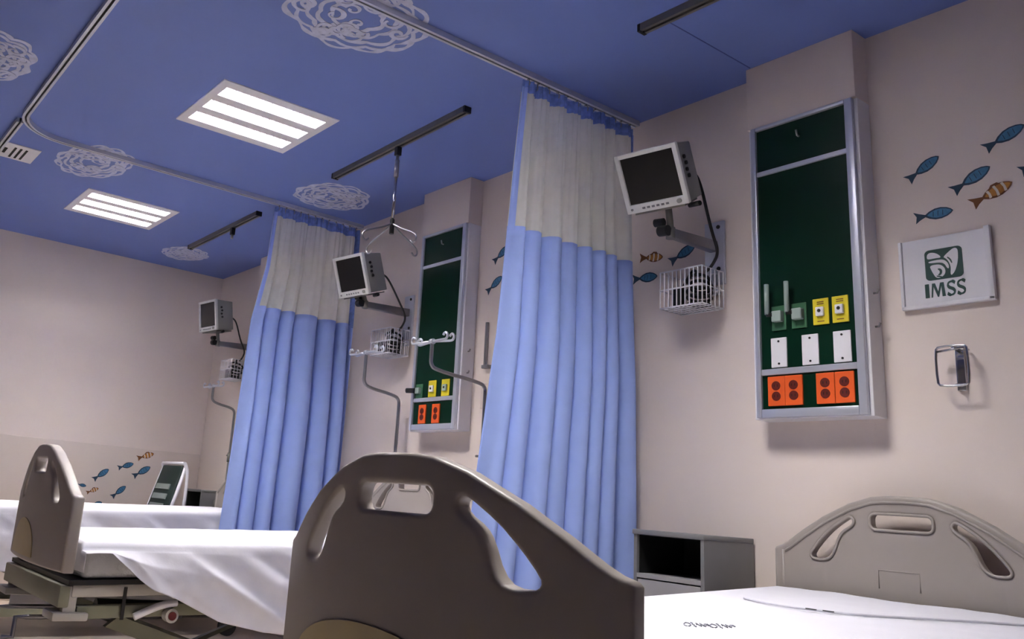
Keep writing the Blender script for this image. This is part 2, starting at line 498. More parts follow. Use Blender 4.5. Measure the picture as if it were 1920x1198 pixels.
# ------------------------------------------------------------------ medical supply panels on the head wall
def supply_panel(xc, label, full, seed=0):
    t = thing('medical_supply_panel', label, 'supply panel', (xc, D, 1.284), group='green medical supply panels on the head wall')
    x0, x1, yf, z0, z1 = xc-0.2105, xc+0.2105, 2.905, 1.284, 2.4075
    MB().box((x0, yf+0.012, z0), (x1, D-0.001, z1), 0.002).build('housing', 'white', t)
    f = MB()
    gx0, gx1, gz0, gz1 = x0+0.036, x1-0.040, 1.318, 2.392
    f.box((x0+0.016, yf-0.006, z0+0.004), (gx0, yf+0.012, z1), 0.003)
    f.box((gx1, yf-0.006, z0+0.004), (x1-0.012, yf+0.012, z1), 0.003)
    f.box((gx0, yf-0.006, z0+0.004), (gx1, yf+0.012, gz0), 0.003)
    f.box((gx0, yf-0.006, gz1), (gx1, yf+0.012, z1), 0.003)
    f.build('frame', 'alu', t, smooth=40)
    yg = yf+0.006
    for a, b, c_ in ((gz0, 1.44, 0), (1.462, 2.205, 0), (2.223, gz1, 0)):
        MB().box((gx0, yg, a), (gx1, yg+0.005, b)).build('green_board', 'green', t)
    for a, b in ((1.44, 1.462), (2.205, 2.223)):
        MB().box((gx0, yg-0.008, a), (gx1, yg+0.005, b), 0.002).build('divider', 'alu', t)
    MB().tube([(xc-0.005, yg, 2.325), (xc-0.005, yg-0.012, 2.325), (xc-0.005, yg-0.018, 2.345)], 0.004, 8).build('hook', 'steel', t)
    def plate(nm, px0, px1, pz0, pz1, mt, d=0.006):
        return MB().box((xc+px0, yg-d, pz0), (xc+px1, yg, pz1), 0.0015).build(nm, mt, t)
    def outlet(px0, pz0=1.329, pz1=1.434):
        o = plate('power_outlet', px0, px0+0.064, pz0, pz1, 'orange', 0.008)
        mx = xc+px0+0.032
        for zz in (pz0+0.034, pz1-0.034):
            MB().tube([(mx, yg-0.0075, zz), (mx, yg-0.0095, zz)], 0.0165, 20).build('socket', 'brown', o)
            s = MB()
            for dx in (-0.006, 0.006): s.box((mx+dx-0.001, yg-0.0105, zz-0.004), (mx+dx+0.001, yg-0.0094, zz+0.005))
            s.build('socket_slots', 'slot', o)
    def vac(px0, mt='yellow'):
        o = plate('suction_outlet', px0, px0+0.056, 1.603, 1.695, mt)
        mx = xc+px0+0.028
        MB().box((mx-0.014, yg-0.017, 1.632), (mx+0.014, yg-0.005, 1.664), 0.003).build('valve_block', 'white', o)
        MB().tube([(mx, yg-0.0165, 1.65), (mx, yg-0.0185, 1.65)], 0.006, 14).build('port', 'slot', o)
        s = MB()
        for zz in (1.683, 1.676, 1.614): s.box((mx-0.012, yg-0.0068, zz-0.0015), (mx+0.012, yg-0.0055, zz+0.0015))
        s.build('marking', 'fbrown', o)
    def gas(px0, flow):
        o = plate('gas_outlet', px0, px0+0.055, 1.600, 1.690, 'gplate')
        mx = xc+px0+0.030
        MB().box((mx-0.018, yg-0.03, 1.628), (mx+0.018, yg-0.005, 1.668), 0.004).build('valve_block', 'tubegrey', o)
        MB().tube([(mx-0.016, yg-0.026, 1.655), (mx-0.034, yg-0.034, 1.655)], 0.008, 12).build('knob', 'black', o)
        if flow:
            MB().tube([(mx-0.030, yg-0.034, 1.655), (mx-0.030, yg-0.034, 1.768)], 0.0085, 12).build('flow_tube', 'tubegrey', o)
    if full:
        gas(-0.130, True); gas(-0.054, True); vac(0.025); vac(0.093)
        for px in (-0.136, -0.020, 0.092):
            o = plate('blank_plate', px, px+0.060, 1.466, 1.573, 'white')
            s = MB()
            for zz in (1.479, 1.560): s.tube([(xc+px+0.030, yg-0.0055, zz), (xc+px+0.030, yg-0.0075, zz)], 0.004, 10)
            s.build('screws', 'slot', o)
        for px in (-0.151, -0.086, 0.027, 0.093): outlet(px)
    else:
        o = plate('gas_outlet', -0.160, -0.100, 1.459, 1.54, 'gplate')
        MB().box((xc-0.146, yg-0.025, 1.485), (xc-0.112, yg-0.005, 1.52), 0.004).build('valve_block', 'tubegrey', o)
        MB().tube([(xc-0.15, yg-0.02, 1.503), (xc-0.196, yg-0.045, 1.503)], 0.014, 12).build('knob', 'black', o)
        for px in (-0.048, 0.066):
            o = plate('suction_outlet', px, px+0.066, 1.463, 1.553, 'yellow')
            mx = xc+px+0.033
            MB().box((mx-0.017, yg-0.017, 1.49), (mx+0.017, yg-0.005, 1.525), 0.003).build('valve_block', 'white' if px < 0 else 'tubegrey', o)
            MB().tube([(mx, yg-0.0165, 1.508), (mx, yg-0.0185, 1.508)], 0.006, 14).build('port', 'slot', o)
        for px in (-0.121, -0.002): outlet(px, 1.322, 1.424)
    # small coat hooks on the right flank and left edge
    for xx, sgn, zz in ((x1, 1, 1.70), (x1, 1, 1.585)):
        MB().tube([(xx-0.001, 2.955, zz), (xx+0.012, 2.955, zz), (xx+0.016, 2.955, zz+0.012)], 0.004, 8).build('side_hook', 'steel', t)
    MB().tube([(x0+0.001, 2.95, 1.805), (x0-0.010, 2.95, 1.805)], 0.005, 8).build('side_hook', 'black', t)
    return t
supply_panel(-1.655, 'largest tall green supply panel with four orange outlets beside the sign', True)
supply_panel(-3.755, 'middle tall green supply panel with two orange outlets between the curtains', False)
supply_panel(-5.855, 'farthest supply panel, mostly hidden behind the farther curtain', False)

# ------------------------------------------------------------------ patient monitors, arms, baskets
def monitor(cx, cy, cz, psi, th, label):
    t = thing('patient_monitor', label, 'monitor', (cx, cy, cz), (th, 0, psi), group='patient monitors on wall arms')
    w, h = 0.26, 0.237
    kw = dict(world=False)
    f = MB()
    sx0, sx1, sz0, sz1 = -w*0.425, w*0.425, -h*0.355, h*0.425
    y0, y1 = 0.0, 0.022
    f.box((-w/2, y0, -h/2), (sx0, y1, h/2), 0.004); f.box((sx1, y0, -h/2), (w/2, y1, h/2), 0.004)
    f.box((sx0-0.004, y0, -h/2), (sx1+0.004, y1, sz0), 0.004); f.box((sx0-0.004, y0, sz1), (sx1+0.004, y1, h/2), 0.004)
    f.build('bezel', 'monitor', t, smooth=40, **kw)
    MB().box((sx0-0.002, 0.010, sz0-0.002), (sx1+0.002, 0.014, sz1+0.002)).build('screen', 'screen', t, **kw)
    b = MB()
    a0, a1 = 0.97, 0.86
    b.hexa([(-w/2*a0, 0.02, -h/2*a0), (w/2*a0, 0.02, -h/2*a0), (w/2*a1, 0.165, -h/2*a0), (-w/2*a1, 0.165, -h/2*a0),
            (-w/2*a0, 0.02, h/2*a0), (w/2*a0, 0.02, h/2*a0), (w/2*a1, 0.165, h/2*a1), (-w/2*a1, 0.165, h/2*a1)], 0.006)
    casing = b.build('casing', 'monside', t, smooth=40, **kw)
    s = MB()
    for zz, yy in ((0.055, 0.055), (0.03, 0.06), (0.005, 0.055), (-0.02, 0.06)):
        s.tube([(w/2*0.955, yy, zz), (w/2*0.955+0.006, yy, zz)], 0.008, 10)
    s.build('sensor_sockets', 'cabd', casing, **kw)
    for k in range(6):
        x = -0.055+0.02*k
        MB().box((x-0.006, -0.002, -h/2+0.012), (x+0.006, 0.002, -h/2+0.020), 0.001).build('button', 'cab', t, **kw)
    MB().tube([(-0.105, 0.001, -h/2+0.016), (-0.105, -0.003, -h/2+0.016)], 0.005, 12).build('power_button', 'cab', t, **kw)
    MB().tube([(0.095, 0.001, -h/2+0.017), (0.095, -0.008, -h/2+0.017)], 0.009, 16).build('dial', 'monside', t, **kw)
    return t

def local(cx, cy, cz, psi, th, p):
    m_ = Matrix.Translation((cx, cy, cz)) @ Matrix.Rotation(psi, 4, 'Z') @ Matrix.Rotation(th, 4, 'X')
    return m_ @ Vector(p)

def mount(cx, cy, cz, psi, th, xp, label, blabel, clabel, plabel):
    L = lambda *p: local(cx, cy, cz, psi, th, p)
    za = 1.995
    t = thing('monitor_arm', label, 'wall arm', (xp, D, 1.98), group='wall arms under the monitors')
    MB().box((xp-0.045, D-0.014, 1.835), (xp+0.045, D-0.001, 2.10), 0.003).build('wall_plate', 'alu', t, smooth=40)
    s = MB()
    for zz in (2.075, 1.90): s.tube([(xp+0.02, D-0.013, zz), (xp+0.02, D-0.018, zz)], 0.008, 12)
    s.build('screws', 'cabd', t)
    jx, jy = cx+0.005, cy+0.115
    MB().hexa([(xp-0.018, D-0.015, za-0.024), (xp+0.018, D-0.015, za-0.024), (jx+0.016, jy, za-0.028), (jx-0.016, jy, za-0.028),
               (xp-0.018, D-0.015, za+0.022), (xp+0.018, D-0.015, za+0.022), (jx+0.016, jy, za+0.008), (jx-0.016, jy, za+0.008)], 0.004).build('arm', 'steel', t, smooth=40)
    zj = L(0, 0.07, -0.1245).z
    MB().tube([(jx, jy, za-0.032), (jx, jy, za+0.012)], 0.018, 16).tube([(jx, jy, za+0.010), (jx-0.002, jy-0.012, max(za+0.02, zj-0.004))], 0.013, 12).build('joint', 'alud', t)
    MB().tube([(jx-0.028, jy-0.030, za-0.004), (jx+0.012, jy-0.030, za-0.008)], 0.021, 16).build('knob', 'black', t, smooth=40)
    MB().tube([(jx-0.050, jy-0.03, za+0.034), (jx-0.012, jy-0.024, za+0.032)], 0.016, 14).build('knob', 'black', t, smooth=40)
    # tilted tray below the monitor, with lever
    tr = MB()
    q = [L(a, b, z) for z in (-0.1275, -0.1205) for a, b in ((-0.105, 0.015), (0.105, 0.015), (0.09, 0.16), (-0.09, 0.16))]
    tr.hexa(q).build('tray', 'alud', t)
    MB().tube([L(0.095, 0.07, -0.1345), L(0.145, 0.055, -0.132)], 0.010, 10).build('lever', 'black', t)
    # wire basket
    b = thing('wire_basket', blabel, 'basket', (xp-0.04, 2.90, 1.728), group='white wire baskets below the monitors')
    bx0, bx1, by0, by1, bz0, bz1 = xp-0.145, xp+0.050, 2.835, 2.97, 1.728, 1.876
    r = 0.0026
    rim = MB()
    for zz in (bz0, (bz0+bz1)/2, bz1):
        rim.tube([(bx0, by0, zz), (bx1, by0, zz), (bx1, by1, zz), (bx0, by1, zz)], r*1.3, 6, closed=True)
    rim.build('rim', 'white', b)
    nx, ny = 10, 5
    w = MB()
    for k in range(nx+1):
        x = bx0+(bx1-bx0)*k/nx
        w.tube([(x, by0, bz1), (x, by0, bz0), (x, by1, bz0), (x, by1, bz1)], r, 6)
    w.build('wires', 'white', b)
    w = MB()
    for k in range(1, ny):
        y = by0+(by1-by0)*k/ny
        w.tube([(bx0, y, bz1), (bx0, y, bz0), (bx1, y, bz0), (bx1, y, bz1)], r, 6)
    w.build('cross_wires', 'white', b)
    MB().box((xp-0.02, 2.974, 1.795), (xp+0.02, D-0.001, 1.825), 0.002).build('bracket', 'alu', b)
    # coiled leads resting in the basket
    rnd = random.Random(int(-cx*100))
    m = MB()
    for k in range(5):
        c0 = Vector((xp-0.012+rnd.uniform(-0.006, 0.006), 2.902+rnd.uniform(-0.006, 0.006), bz0+0.014+0.019*k))
        rr = 0.043+rnd.uniform(-0.005, 0.003)
        m.tube([c0+Vector((rr*math.cos(a*PI/12), rr*1.1*math.sin(a*PI/12), 0.009*k*(0.5+0.5*math.cos(a*PI/12+1)))) for a in range(24)], 0.0062, 8, closed=True)
    m.tube(smoothpath([(xp-0.10, 2.87, bz0+0.012), (xp-0.12, 2.91, bz0+0.05), (xp-0.09, 2.93, bz0+0.13), (xp-0.05, 2.92, bz0+0.17), (xp-0.01, 2.90, bz0+0.13)]), 0.006, 8)
    m.box((xp-0.11, 2.86, bz0+0.006), (xp-0.068, 2.90, bz0+0.085), 0.006)
    tag(m.build('cable_coil', 'black'), clabel, 'cables', 'coiled black leads in the baskets')
    # power lead from the monitor down into the basket
    p = [L(0.085, 0.172, -0.02), L(0.10, 0.20, -0.05), (xp+0.062, 2.88, 2.02), (xp+0.06, 2.93, 1.95), (xp+0.03, 2.93, 1.90), (xp+0.012, 2.915, bz1-0.002)]
    if plabel:
        tag(MB().tube(smoothpath(p, 3), 0.006, 8).build('power_lead', 'black'), plabel, 'cable', 'black leads from monitor to basket')

for a, xp, n, nb, nc, np_ in (
    ((-2.08, 2.595, 2.175, 0.166, 0.502), -2.075, 'nearest and largest patient monitor tilted down beside the largest green panel',
     ('steel wall arm holding the nearest monitor', 'white wire basket below the nearest monitor', 'black leads coiled in the nearest wire basket', 'black lead hanging from the nearest monitor into its basket'), 0, 0),
    ((-4.16, 2.561, 2.132, 0.138, 0.353), -4.155, 'middle patient monitor in front of the farther curtain mesh',
     ('steel wall arm holding the middle monitor', 'white wire basket below the middle monitor', 'black leads coiled in the middle wire basket', 'black lead looping from the middle monitor into its basket'), 0, 0),
    ((-6.30, 2.617, 2.184, 0.106, 0.175), -6.27, 'farthest and smallest patient monitor near the far wall',
     ('steel wall arm holding the farthest monitor', 'white wire basket below the farthest monitor', 'black leads coiled in the farthest wire basket', 'black lead curving from the farthest monitor behind the curtain'), 0, 0)):
    monitor(*a, n)
    mount(*a, xp, *nb)

# ------------------------------------------------------------------ gooseneck drip poles
def drip_pole(x, y, y2, zk, zt, label):
    t = thing('drip_pole', label, 'drip pole', (x, y, 0.30), group='bent steel drip poles at the bed heads')
    path = smoothpath([(x, y, 0.30), (x, y, 1.0), (x, y, zk-0.10), (x, y, zk-0.06), (x, y-0.03, zk-0.035), (x, y2+0.03, zk-0.015), (x, y2, zk+0.01), (x, y2, zk+0.05), (x, y2, zt)], 2)
    MB().tube(path, 0.0095, 10).build('pole', 'steel', t)
    MB().tube([(x, y, 1.10), (x, y, 1.17)], 0.015, 12).tube([(x-0.012, y, 1.15), (x-0.045, y, 1.15)], 0.006, 8).build('clamp', 'alud', t)
    MB().tube([(x-0.012, y2, zt), (x+0.012, y2, zt)], 0.014, 10).build('hub', 'alu', t)
    for zb_ in (0.42, 0.78): MB().box((x-0.013, 2.866, zb_), (x+0.013, y+0.012, zb_+0.03), 0.003).build('bracket', 'alud', t)
    for sx in (-1, 1):
        for dy in (-0.02, 0.02):
            c0 = (x+sx*0.125, zt+0.012)
            pts = [(x, y2, zt), (x+sx*0.06, y2+dy*0.6, zt-0.002), (x+sx*0.11, y2+dy, zt-0.004)]
            pts += [(x+sx*(0.125+0.016*math.sin(a)), y2+dy, zt+0.012-0.016*math.cos(a)) for a in [k*PI/5 for k in range(0, 8)]]
            MB().tube(pts, 0.006, 8).build('hook', 'alu', t)
    return t
drip_pole(-4.08, 2.915, 2.665, 1.52, 1.695, 'bent steel drip pole below the middle monitor, left of the middle green panel')
drip_pole(-3.345, 2.915, 2.56, 1.545, 1.665, 'bent steel drip pole crossing the middle green panel')
drip_pole(-6.30, 2.945, 2.745, 1.545, 1.655, 'thin drip pole beside the far wall left of the farther curtain')

# ------------------------------------------------------------------ fish stickers
def fish(p0, p1, wall, kind, label, group):
    """tail -> nose in wall coordinates (u, z)"""
    a, b = Vector(p0), Vector(p1)
    L = (b-a).length; d = (b-a)/L; n = Vector((-d.y, d.x))
    def fn(u, v, h):
        q = a + d*(u*L) + n*(v*L)
        return (q.x, D-h, q.y) if wall == 'head' else (XL+h, q.x, q.y)
    h0 = -0.0003 if wall == 'head' else 0.0057
    m = MB()
    def body(sc):
        top = [(0.28, 0.015), (0.40, 0.10), (0.55, 0.155), (0.70, 0.16), (0.85, 0.12), (0.95, 0.06), (1.0, 0.0)]
        return [(u, v*sc) for u, v in top] + [(u, -v*sc) for u, v in top[-2::-1]]
    m.prism(body(1.0), fn, h0, h0+0.0014, 1)
    inner = [(0.36+0.6*(u-0.28)/0.72, v*0.74) for u, v in body(1.0)]
    m.prism(inner, fn, h0+0.0014, h0+0.0020, 0)
    m.prism([(0.31, 0.03), (0.14, 0.10), (0.0, 0.17), (0.08, 0.02), (0.05, -0.17), (0.17, -0.09), (0.31, -0.03)], fn, h0, h0+0.0014, 1)
    if kind == 'orange':
        for u0, hh in ((0.45, 0.10), (0.62, 0.14), (0.80, 0.12)):
            m.prism([(u0-0.03, -hh), (u0+0.03, -hh), (u0+0.045, 0), (u0+0.03, hh), (u0-0.03, hh), (u0-0.01, 0)], fn, h0+0.0020, h0+0.0025, 2)
        m.prism([(0.5, 0.13), (0.58, 0.2), (0.72, 0.19), (0.75, 0.14)], fn, h0, h0+0.0013, 1)
    else:
        for u0 in (0.5, 0.62, 0.74):
            m.prism([(u0-0.008, -0.07), (u0+0.008, -0.07), (u0+0.02, 0.07), (u0+0.004, 0.07)], fn, h0+0.0020, h0+0.0024, 1)
    ms = ['forange', 'fbrown', 'fwhite'] if kind == 'orange' else ['fblue', 'fdark', 'fwhite']
    return tag(m.build('fish_sticker', ms), label, 'fish sticker', group)
G1, G2, G3, G4 = 'fish stickers above the sign', 'fish stickers below the nearest monitor', 'fish stickers left of the nearer curtain', 'fish stickers on the far wall'
fish((-1.336, 2.085), (-1.231, 2.147), 'head', 'blue', 'blue fish sticker nearest the largest green panel, upper left of the shoal above the sign', G1)
fish((-1.202, 2.012), (-1.086, 2.070), 'head', 'blue', 'blue fish sticker in the middle of the shoal, directly above the orange fish', G1)
fish((-1.322, 1.948), (-1.201, 1.951), 'head', 'blue', 'level blue fish sticker lowest of the shoal, just over the top edge of the sign', G1)
fish((-1.100, 2.130), (-0.983, 2.180), 'head', 'blue', 'blue fish sticker highest of the shoal above the sign, its nose at the right edge', G1)
fish((-1.010, 2.028), (-0.895, 2.060), 'head', 'blue', 'blue fish sticker of which only the tail shows at the right edge', G1)
fish((-1.150, 1.955), (-1.030, 2.003), 'head', 'orange', 'orange banded fish sticker above the right corner of the sign', G1)
fish((-2.462, 2.022), (-2.336, 2.005), 'head', 'orange', 'orange fish sticker right of the nearer curtain below the nearest monitor', G2)
fish((-2.303, 1.972), (-2.173, 2.027), 'head', 'blue', 'slanted blue fish sticker beside the wall arm of the nearest monitor', G2)
fish((-2.500, 1.930), (-2.364, 1.925), 'head', 'blue', 'blue fish sticker partly hidden by the nearer curtain, left of the nearest wire basket', G2)
fish((-3.432, 2.178), (-3.315, 2.25), 'head', 'blue', 'upper blue fish sticker cut off by the left edge of the nearer curtain', G3)
fish((-3.475, 2.018), (-3.355, 2.09), 'head', 'blue', 'lower blue fish sticker left of the nearer curtain, beside the middle green panel', G3)
fish((2.140, 0.885), (2.252, 0.975), 'far', 'blue', 'blue fish sticker on the far wall nearest the farther footboard in the upper row', G4)
fish((2.318, 0.99), (2.442, 1.035), 'far', 'blue', 'blue fish sticker on the far wall under the left of the upper orange fish', G4)
fish((2.448, 0.935), (2.583, 1.022), 'far', 'blue', 'blue fish sticker on the far wall nearest the green chair', G4)
fish((2.304, 0.765), (2.406, 0.858), 'far', 'blue', 'steep blue fish sticker low on the far wall above the white bed', G4)
fish((2.020, 0.845), (2.098, 0.835), 'far', 'blue', 'blue fish sticker on the far wall peeking out behind the farther footboard edge', G4)
fish((2.150, 0.70), (2.240, 0.722), 'far', 'blue', 'blue fish sticker on the far wall just above the bed next to the farther footboard', G4)
fish((2.300, 0.695), (2.402, 0.705), 'far', 'blue', 'blue fish sticker on the far wall half hidden by the white bed top', G4)
fish((2.462, 1.078), (2.596, 1.128), 'far', 'orange', 'orange fish sticker highest on the far wall left of the green chair', G4)
fish((2.105, 0.785), (2.195, 0.826), 'far', 'orange', 'orange fish sticker low on the far wall beside the farther footboard', G4)

# ------------------------------------------------------------------ sign with emblem
t = thing('wall_sign', 'white framed sign with dark green emblem and lettering on the head wall', 'sign', (-1.234, D, 1.637))
sx0, sx1, sz0, sz1 = -1.370, -1.098, 1.637, 1.868
MB().box((sx0+0.006, D-0.012, sz0+0.006), (sx1-0.006, D-0.001, sz1)).build('board', 'white', t)
MB().box((sx0, D-0.020, sz0), (sx0+0.010, D-0.001, sz1), 0.002).build('frame_bar', 'white', t, smooth=40)
MB().box((sx1-0.016, D-0.020, sz0), (sx1, D-0.001, sz1+0.006), 0.002).build('frame_bar', 'white', t, smooth=40)
MB().box((sx0, D-0.020, sz0-0.002), (sx1, D-0.001, sz0+0.010), 0.002).build('frame_bar', 'white', t, smooth=40)
ex0, ez0, es, eh = -1.292, 1.7235, 0.111, 0.102
def sgn(u, v, h): return (ex0+u*es, D-0.012-h, ez0+v*eh)
def rr(x0, y0, x1, y1, r, n=6):
    o = []
    for cx_, cy_, a in ((x1-r, y1-r, 0), (x0+r, y1-r, PI/2), (x0+r, y0+r, PI), (x1-r, y0+r, 1.5*PI)):
        o += [(cx_+r*math.cos(a+PI/2*k/n), cy_+r*math.sin(a+PI/2*k/n)) for k in range(n+1)]
    return o
e = MB().prism(rr(0, 0, 1, 1, 0.13), sgn, 0, 0.0012, 0)
def sm2(poly, it=2):
    P = [Vector(p) for p in poly]
    for _ in range(it):
        Q = []
        for i in range(len(P)):
            a_, b_ = P[i], P[(i+1) % len(P)]
            Q += [a_*0.75+b_*0.25, a_*0.25+b_*0.75]
        P = Q
    return [tuple(p) for p in P]
white = [[(.50,.70),(.62,.82),(.78,.95),(.88,.93),(.90,.80),(.88,.50),(.80,.22),(.70,.08),(.66,.12),(.69,.34),(.64,.54),(.56,.66)],
         [(.06,.74),(.08,.88),(.18,.92),(.32,.87),(.42,.77),(.44,.70),(.30,.71),(.10,.70)],
         [(.10,.63),(.46,.65),(.58,.56),(.64,.42),(.63,.30),(.58,.34),(.54,.46),(.44,.55),(.10,.57)],
         [(.12,.49),(.36,.50),(.47,.43),(.54,.30),(.52,.14),(.40,.05),(.28,.06),(.22,.18),(.16,.34)]]
for p in white: e.prism(sm2(p), sgn, 0.0012, 0.0019, 1)
for p in ([(.33,.36),(.42,.35),(.46,.26),(.43,.15),(.36,.12),(.33,.16),(.38,.19),(.39,.27),(.35,.31)],
          [(.62,.70),(.70,.62),(.74,.48),(.71,.46),(.67,.58),(.60,.67)],
          [(.30,.14),(.42,.10),(.50,.03),(.46,.02),(.38,.07),(.29,.10)]):
    e.prism(sm2(p), sgn, 0.0019, 0.0025, 0)
e.build('emblem', ['dgreen', 'white'], t)
def gl(x0, w_, poly, mb):
    mb.prism([(x0+u*w_, v) for u, v in poly], lambda u, v, h: (-1.297+u*0.121, D-0.012-h, 1.667+v*0.046), 0, 0.0012)
lt = MB()
gl(0.0, 0.10, [(0,0),(1,0),(1,1),(0,1)], lt)
gl(0.145, 0.33, [(0,0),(.10,0),(.20,.78),(.47,0),(.56,0),(.78,.80),(.82,0),(1.06,0),(.96,1),(.70,1),(.53,.36),(.32,1),(.10,1)], lt)
def ess(x0, w_):
    P = [Vector(p) for p in [(.92,.86),(.74,.97),(.48,.99),(.22,.92),(.11,.76),(.20,.60),(.46,.51),(.74,.42),(.87,.27),(.78,.10),(.52,.02),(.26,.04),(.05,.16)]]
    P = smoothpath([(p.x, p.y, 0) for p in P], 1)
    L_, R_ = [], []
    for i, p in enumerate(P):
        d_ = (P[min(i+1, len(P)-1)]-P[max(i-1, 0)]).normalized()
        w2 = 0.055+0.075*abs(d_.x*0.6-d_.y*0.8 if d_.x*d_.y < 0 else d_.y*0.5)
        n_ = Vector((-d_.y, d_.x, 0))
        L_.append(p+n_*w2); R_.append(p-n_*w2)
    gl(x0, w_, [(p.x, p.y) for p in L_]+[(p.x, p.y) for p in R_[::-1]], lt)
ess(0.535, 0.215); ess(0.775, 0.215)
lt.build('lettering', 'dgreen', t)

# ------------------------------------------------------------------ wall fittings
t = thing('bottle_holder', 'chrome wire bottle holder on the head wall below the sign', 'wall holder', (-1.215, D, 1.33))
MB().box((-1.226, D-0.012, 1.362), (-1.200, D-0.001, 1.505), 0.003).build('wall_plate', 'chrome', t, smooth=40)
y1 = 2.945
lp = [(-1.262, y1, 1.485), (-1.262, y1, 1.385), (-1.253, y1, 1.372), (-1.181, y1, 1.372), (-1.172, y1, 1.382), (-1.172, y1, 1.485), (-1.180, y1, 1.496), (-1.253, y1, 1.496)]
MB().tube(smoothpath(lp+lp[:1], 1)[1:-1], 0.0038, 8, closed=True).build('wire_loop', 'chrome', t)
MB().tube([(-1.258, y1, 1.480), (-1.180, y1-0.02, 1.484), (-1.185, D-0.03, 1.488), (-1.185, D-0.014, 1.488), (-1.213, D-0.012, 1.49)], 0.0035, 8).build('brace', 'chrome', t)
MB().tube([(-1.213, D-0.012, 1.487), (-1.213, y1, 1.494)], 0.006, 8).tube([(-1.213, D-0.012, 1.385), (-1.213, y1, 1.373)], 0.004, 8).build('strut', 'chrome', t)
tag(MB().box((-3.452, D-0.016, 1.62), (-3.436, D-0.0005, 1.852), 0.003).box((-3.452, D-0.03, 1.604), (-3.40, D-0.0005, 1.622), 0.003).build('wall_rail', 'steel'),
    'thin upright steel rail with a small foot on the wall left of the nearer curtain', 'wall rail')
tag(MB().box((-3.47, D-0.008, 1.40), (-3.385, D-0.0005, 1.53), 0.003).box((-3.432, D-0.0095, 1.462), (-3.424, D-0.0075, 1.47)).build('wall_plate', 'wains'),
    'cream blank cover plate on the wall below the thin steel rail', 'wall plate')

# ------------------------------------------------------------------ bedside cabinets
def cabinet(x0, x1, y0, y1, h, label):
    t = thing('bedside_cabinet', label, 'bedside cabinet', ((x0+x1)/2, (y0+y1)/2, 0), group='grey bedside cabinets')
    th = 0.014
    b = MB()
    b.box((x0, y0, 0.06), (x0+th, y1, h-0.018)); b.box((x1-th, y0, 0.06), (x1, y1, h-0.018)); b.box((x0+th, y1-th, 0.06), (x1-th, y1, h-0.018))
    b.box((x0+th, y0+0.01, 0.06), (x1-th, y1-th, 0.075))
    b.build('body', 'cab', t)
    MB().box((x0-0.004, y0-0.006, h-0.018), (x1+0.002, y1, h), 0.003).build('top', 'cab', t, smooth=40)
    MB().box((x0+th, y0, 0.70), (x1-th, y1-th, 0.715)).build('shelf', 'cabl', t)
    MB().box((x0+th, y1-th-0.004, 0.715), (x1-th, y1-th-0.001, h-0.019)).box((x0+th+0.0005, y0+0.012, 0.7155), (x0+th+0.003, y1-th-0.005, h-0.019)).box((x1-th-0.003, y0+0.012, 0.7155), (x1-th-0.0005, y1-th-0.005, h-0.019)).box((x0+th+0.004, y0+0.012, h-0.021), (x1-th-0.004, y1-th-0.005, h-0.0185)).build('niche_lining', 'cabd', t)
    d = MB().box((x0+th+0.003, y0+0.002, 0.55), (x1-th-0.003, y0+0.018, 0.695), 0.002).build('drawer', 'cabl', t)
    MB().tube([((x0+x1)/2-0.05, y0-0.012, 0.625), ((x0+x1)/2+0.05, y0-0.012, 0.625)], 0.005, 8).build('handle', 'steel', d)
    d = MB().box((x0+th+0.003, y0+0.002, 0.08), (x1-th-0.003, y0+0.018, 0.54), 0.002).build('door', 'cab', t)
    MB().tube([(x1-0.05, y0-0.012, 0.38), (x1-0.05, y0-0.012, 0.48)], 0.005, 8).build('handle', 'steel', d)
    for xx in (x0+0.03, x1-0.03):
        for yy in (y0+0.03, y1-0.03):
            MB().tube([(xx, yy, 0), (xx, yy, 0.06)], 0.018, 12).build('foot', 'rubber', t)
    return t
cabinet(-2.228, -1.93, 2.70, 2.988, 0.868, 'grey bedside cabinet with open niche between the nearer curtain and the right headboard')
cabinet(-6.63, -6.33, 2.77, 2.99, 0.880, 'small grey bedside cabinet in the far corner beside the green chair')

# ------------------------------------------------------------------ visitor chair by the far wall
t = thing('visitor_chair', 'dark green padded chair with pale tube frame against the far wall', 'chair', (-6.53, 2.35, 0))
cx0, cx1 = -6.745, -6.315
def cpt(x, s, off):           # s along the reclined back
    return (x, 2.43+0.165*s+off*0.93, 0.42+0.625*s-off*0.35)
bk = MB()
bk.hexa([cpt(cx0, 0.0, 0), cpt(cx1, 0.0, 0), cpt(cx1, 0.0, 0.05), cpt(cx0, 0.0, 0.05), cpt(cx0+0.02, 1.0, 0), cpt(cx1-0.02, 1.0, 0), cpt(cx1-0.02, 1.0, 0.04), cpt(cx0+0.02, 1.0, 0.04)], 0.012)
back = bk.build('backrest', 'cgreen', t, smooth=50)
for k in range(4):
    s0 = 0.36+0.115*k
    MB().hexa([cpt(cx0+0.06, s0, -0.008), cpt(cx1-0.10, s0, -0.008), cpt(cx1-0.10, s0, 0.004), cpt(cx0+0.06, s0, 0.004),
               cpt(cx0+0.065, s0+0.062, -0.008), cpt(cx1-0.10, s0+0.062, -0.008), cpt(cx1-0.10, s0+0.062, 0.004), cpt(cx0+0.065, s0+0.062, 0.004)]).build('slat', 'cgrey', back)
MB().box((cx0, 1.93, 0.36), (cx1, 2.37, 0.43), 0.02).build('seat', 'cgreen', t, smooth=50)
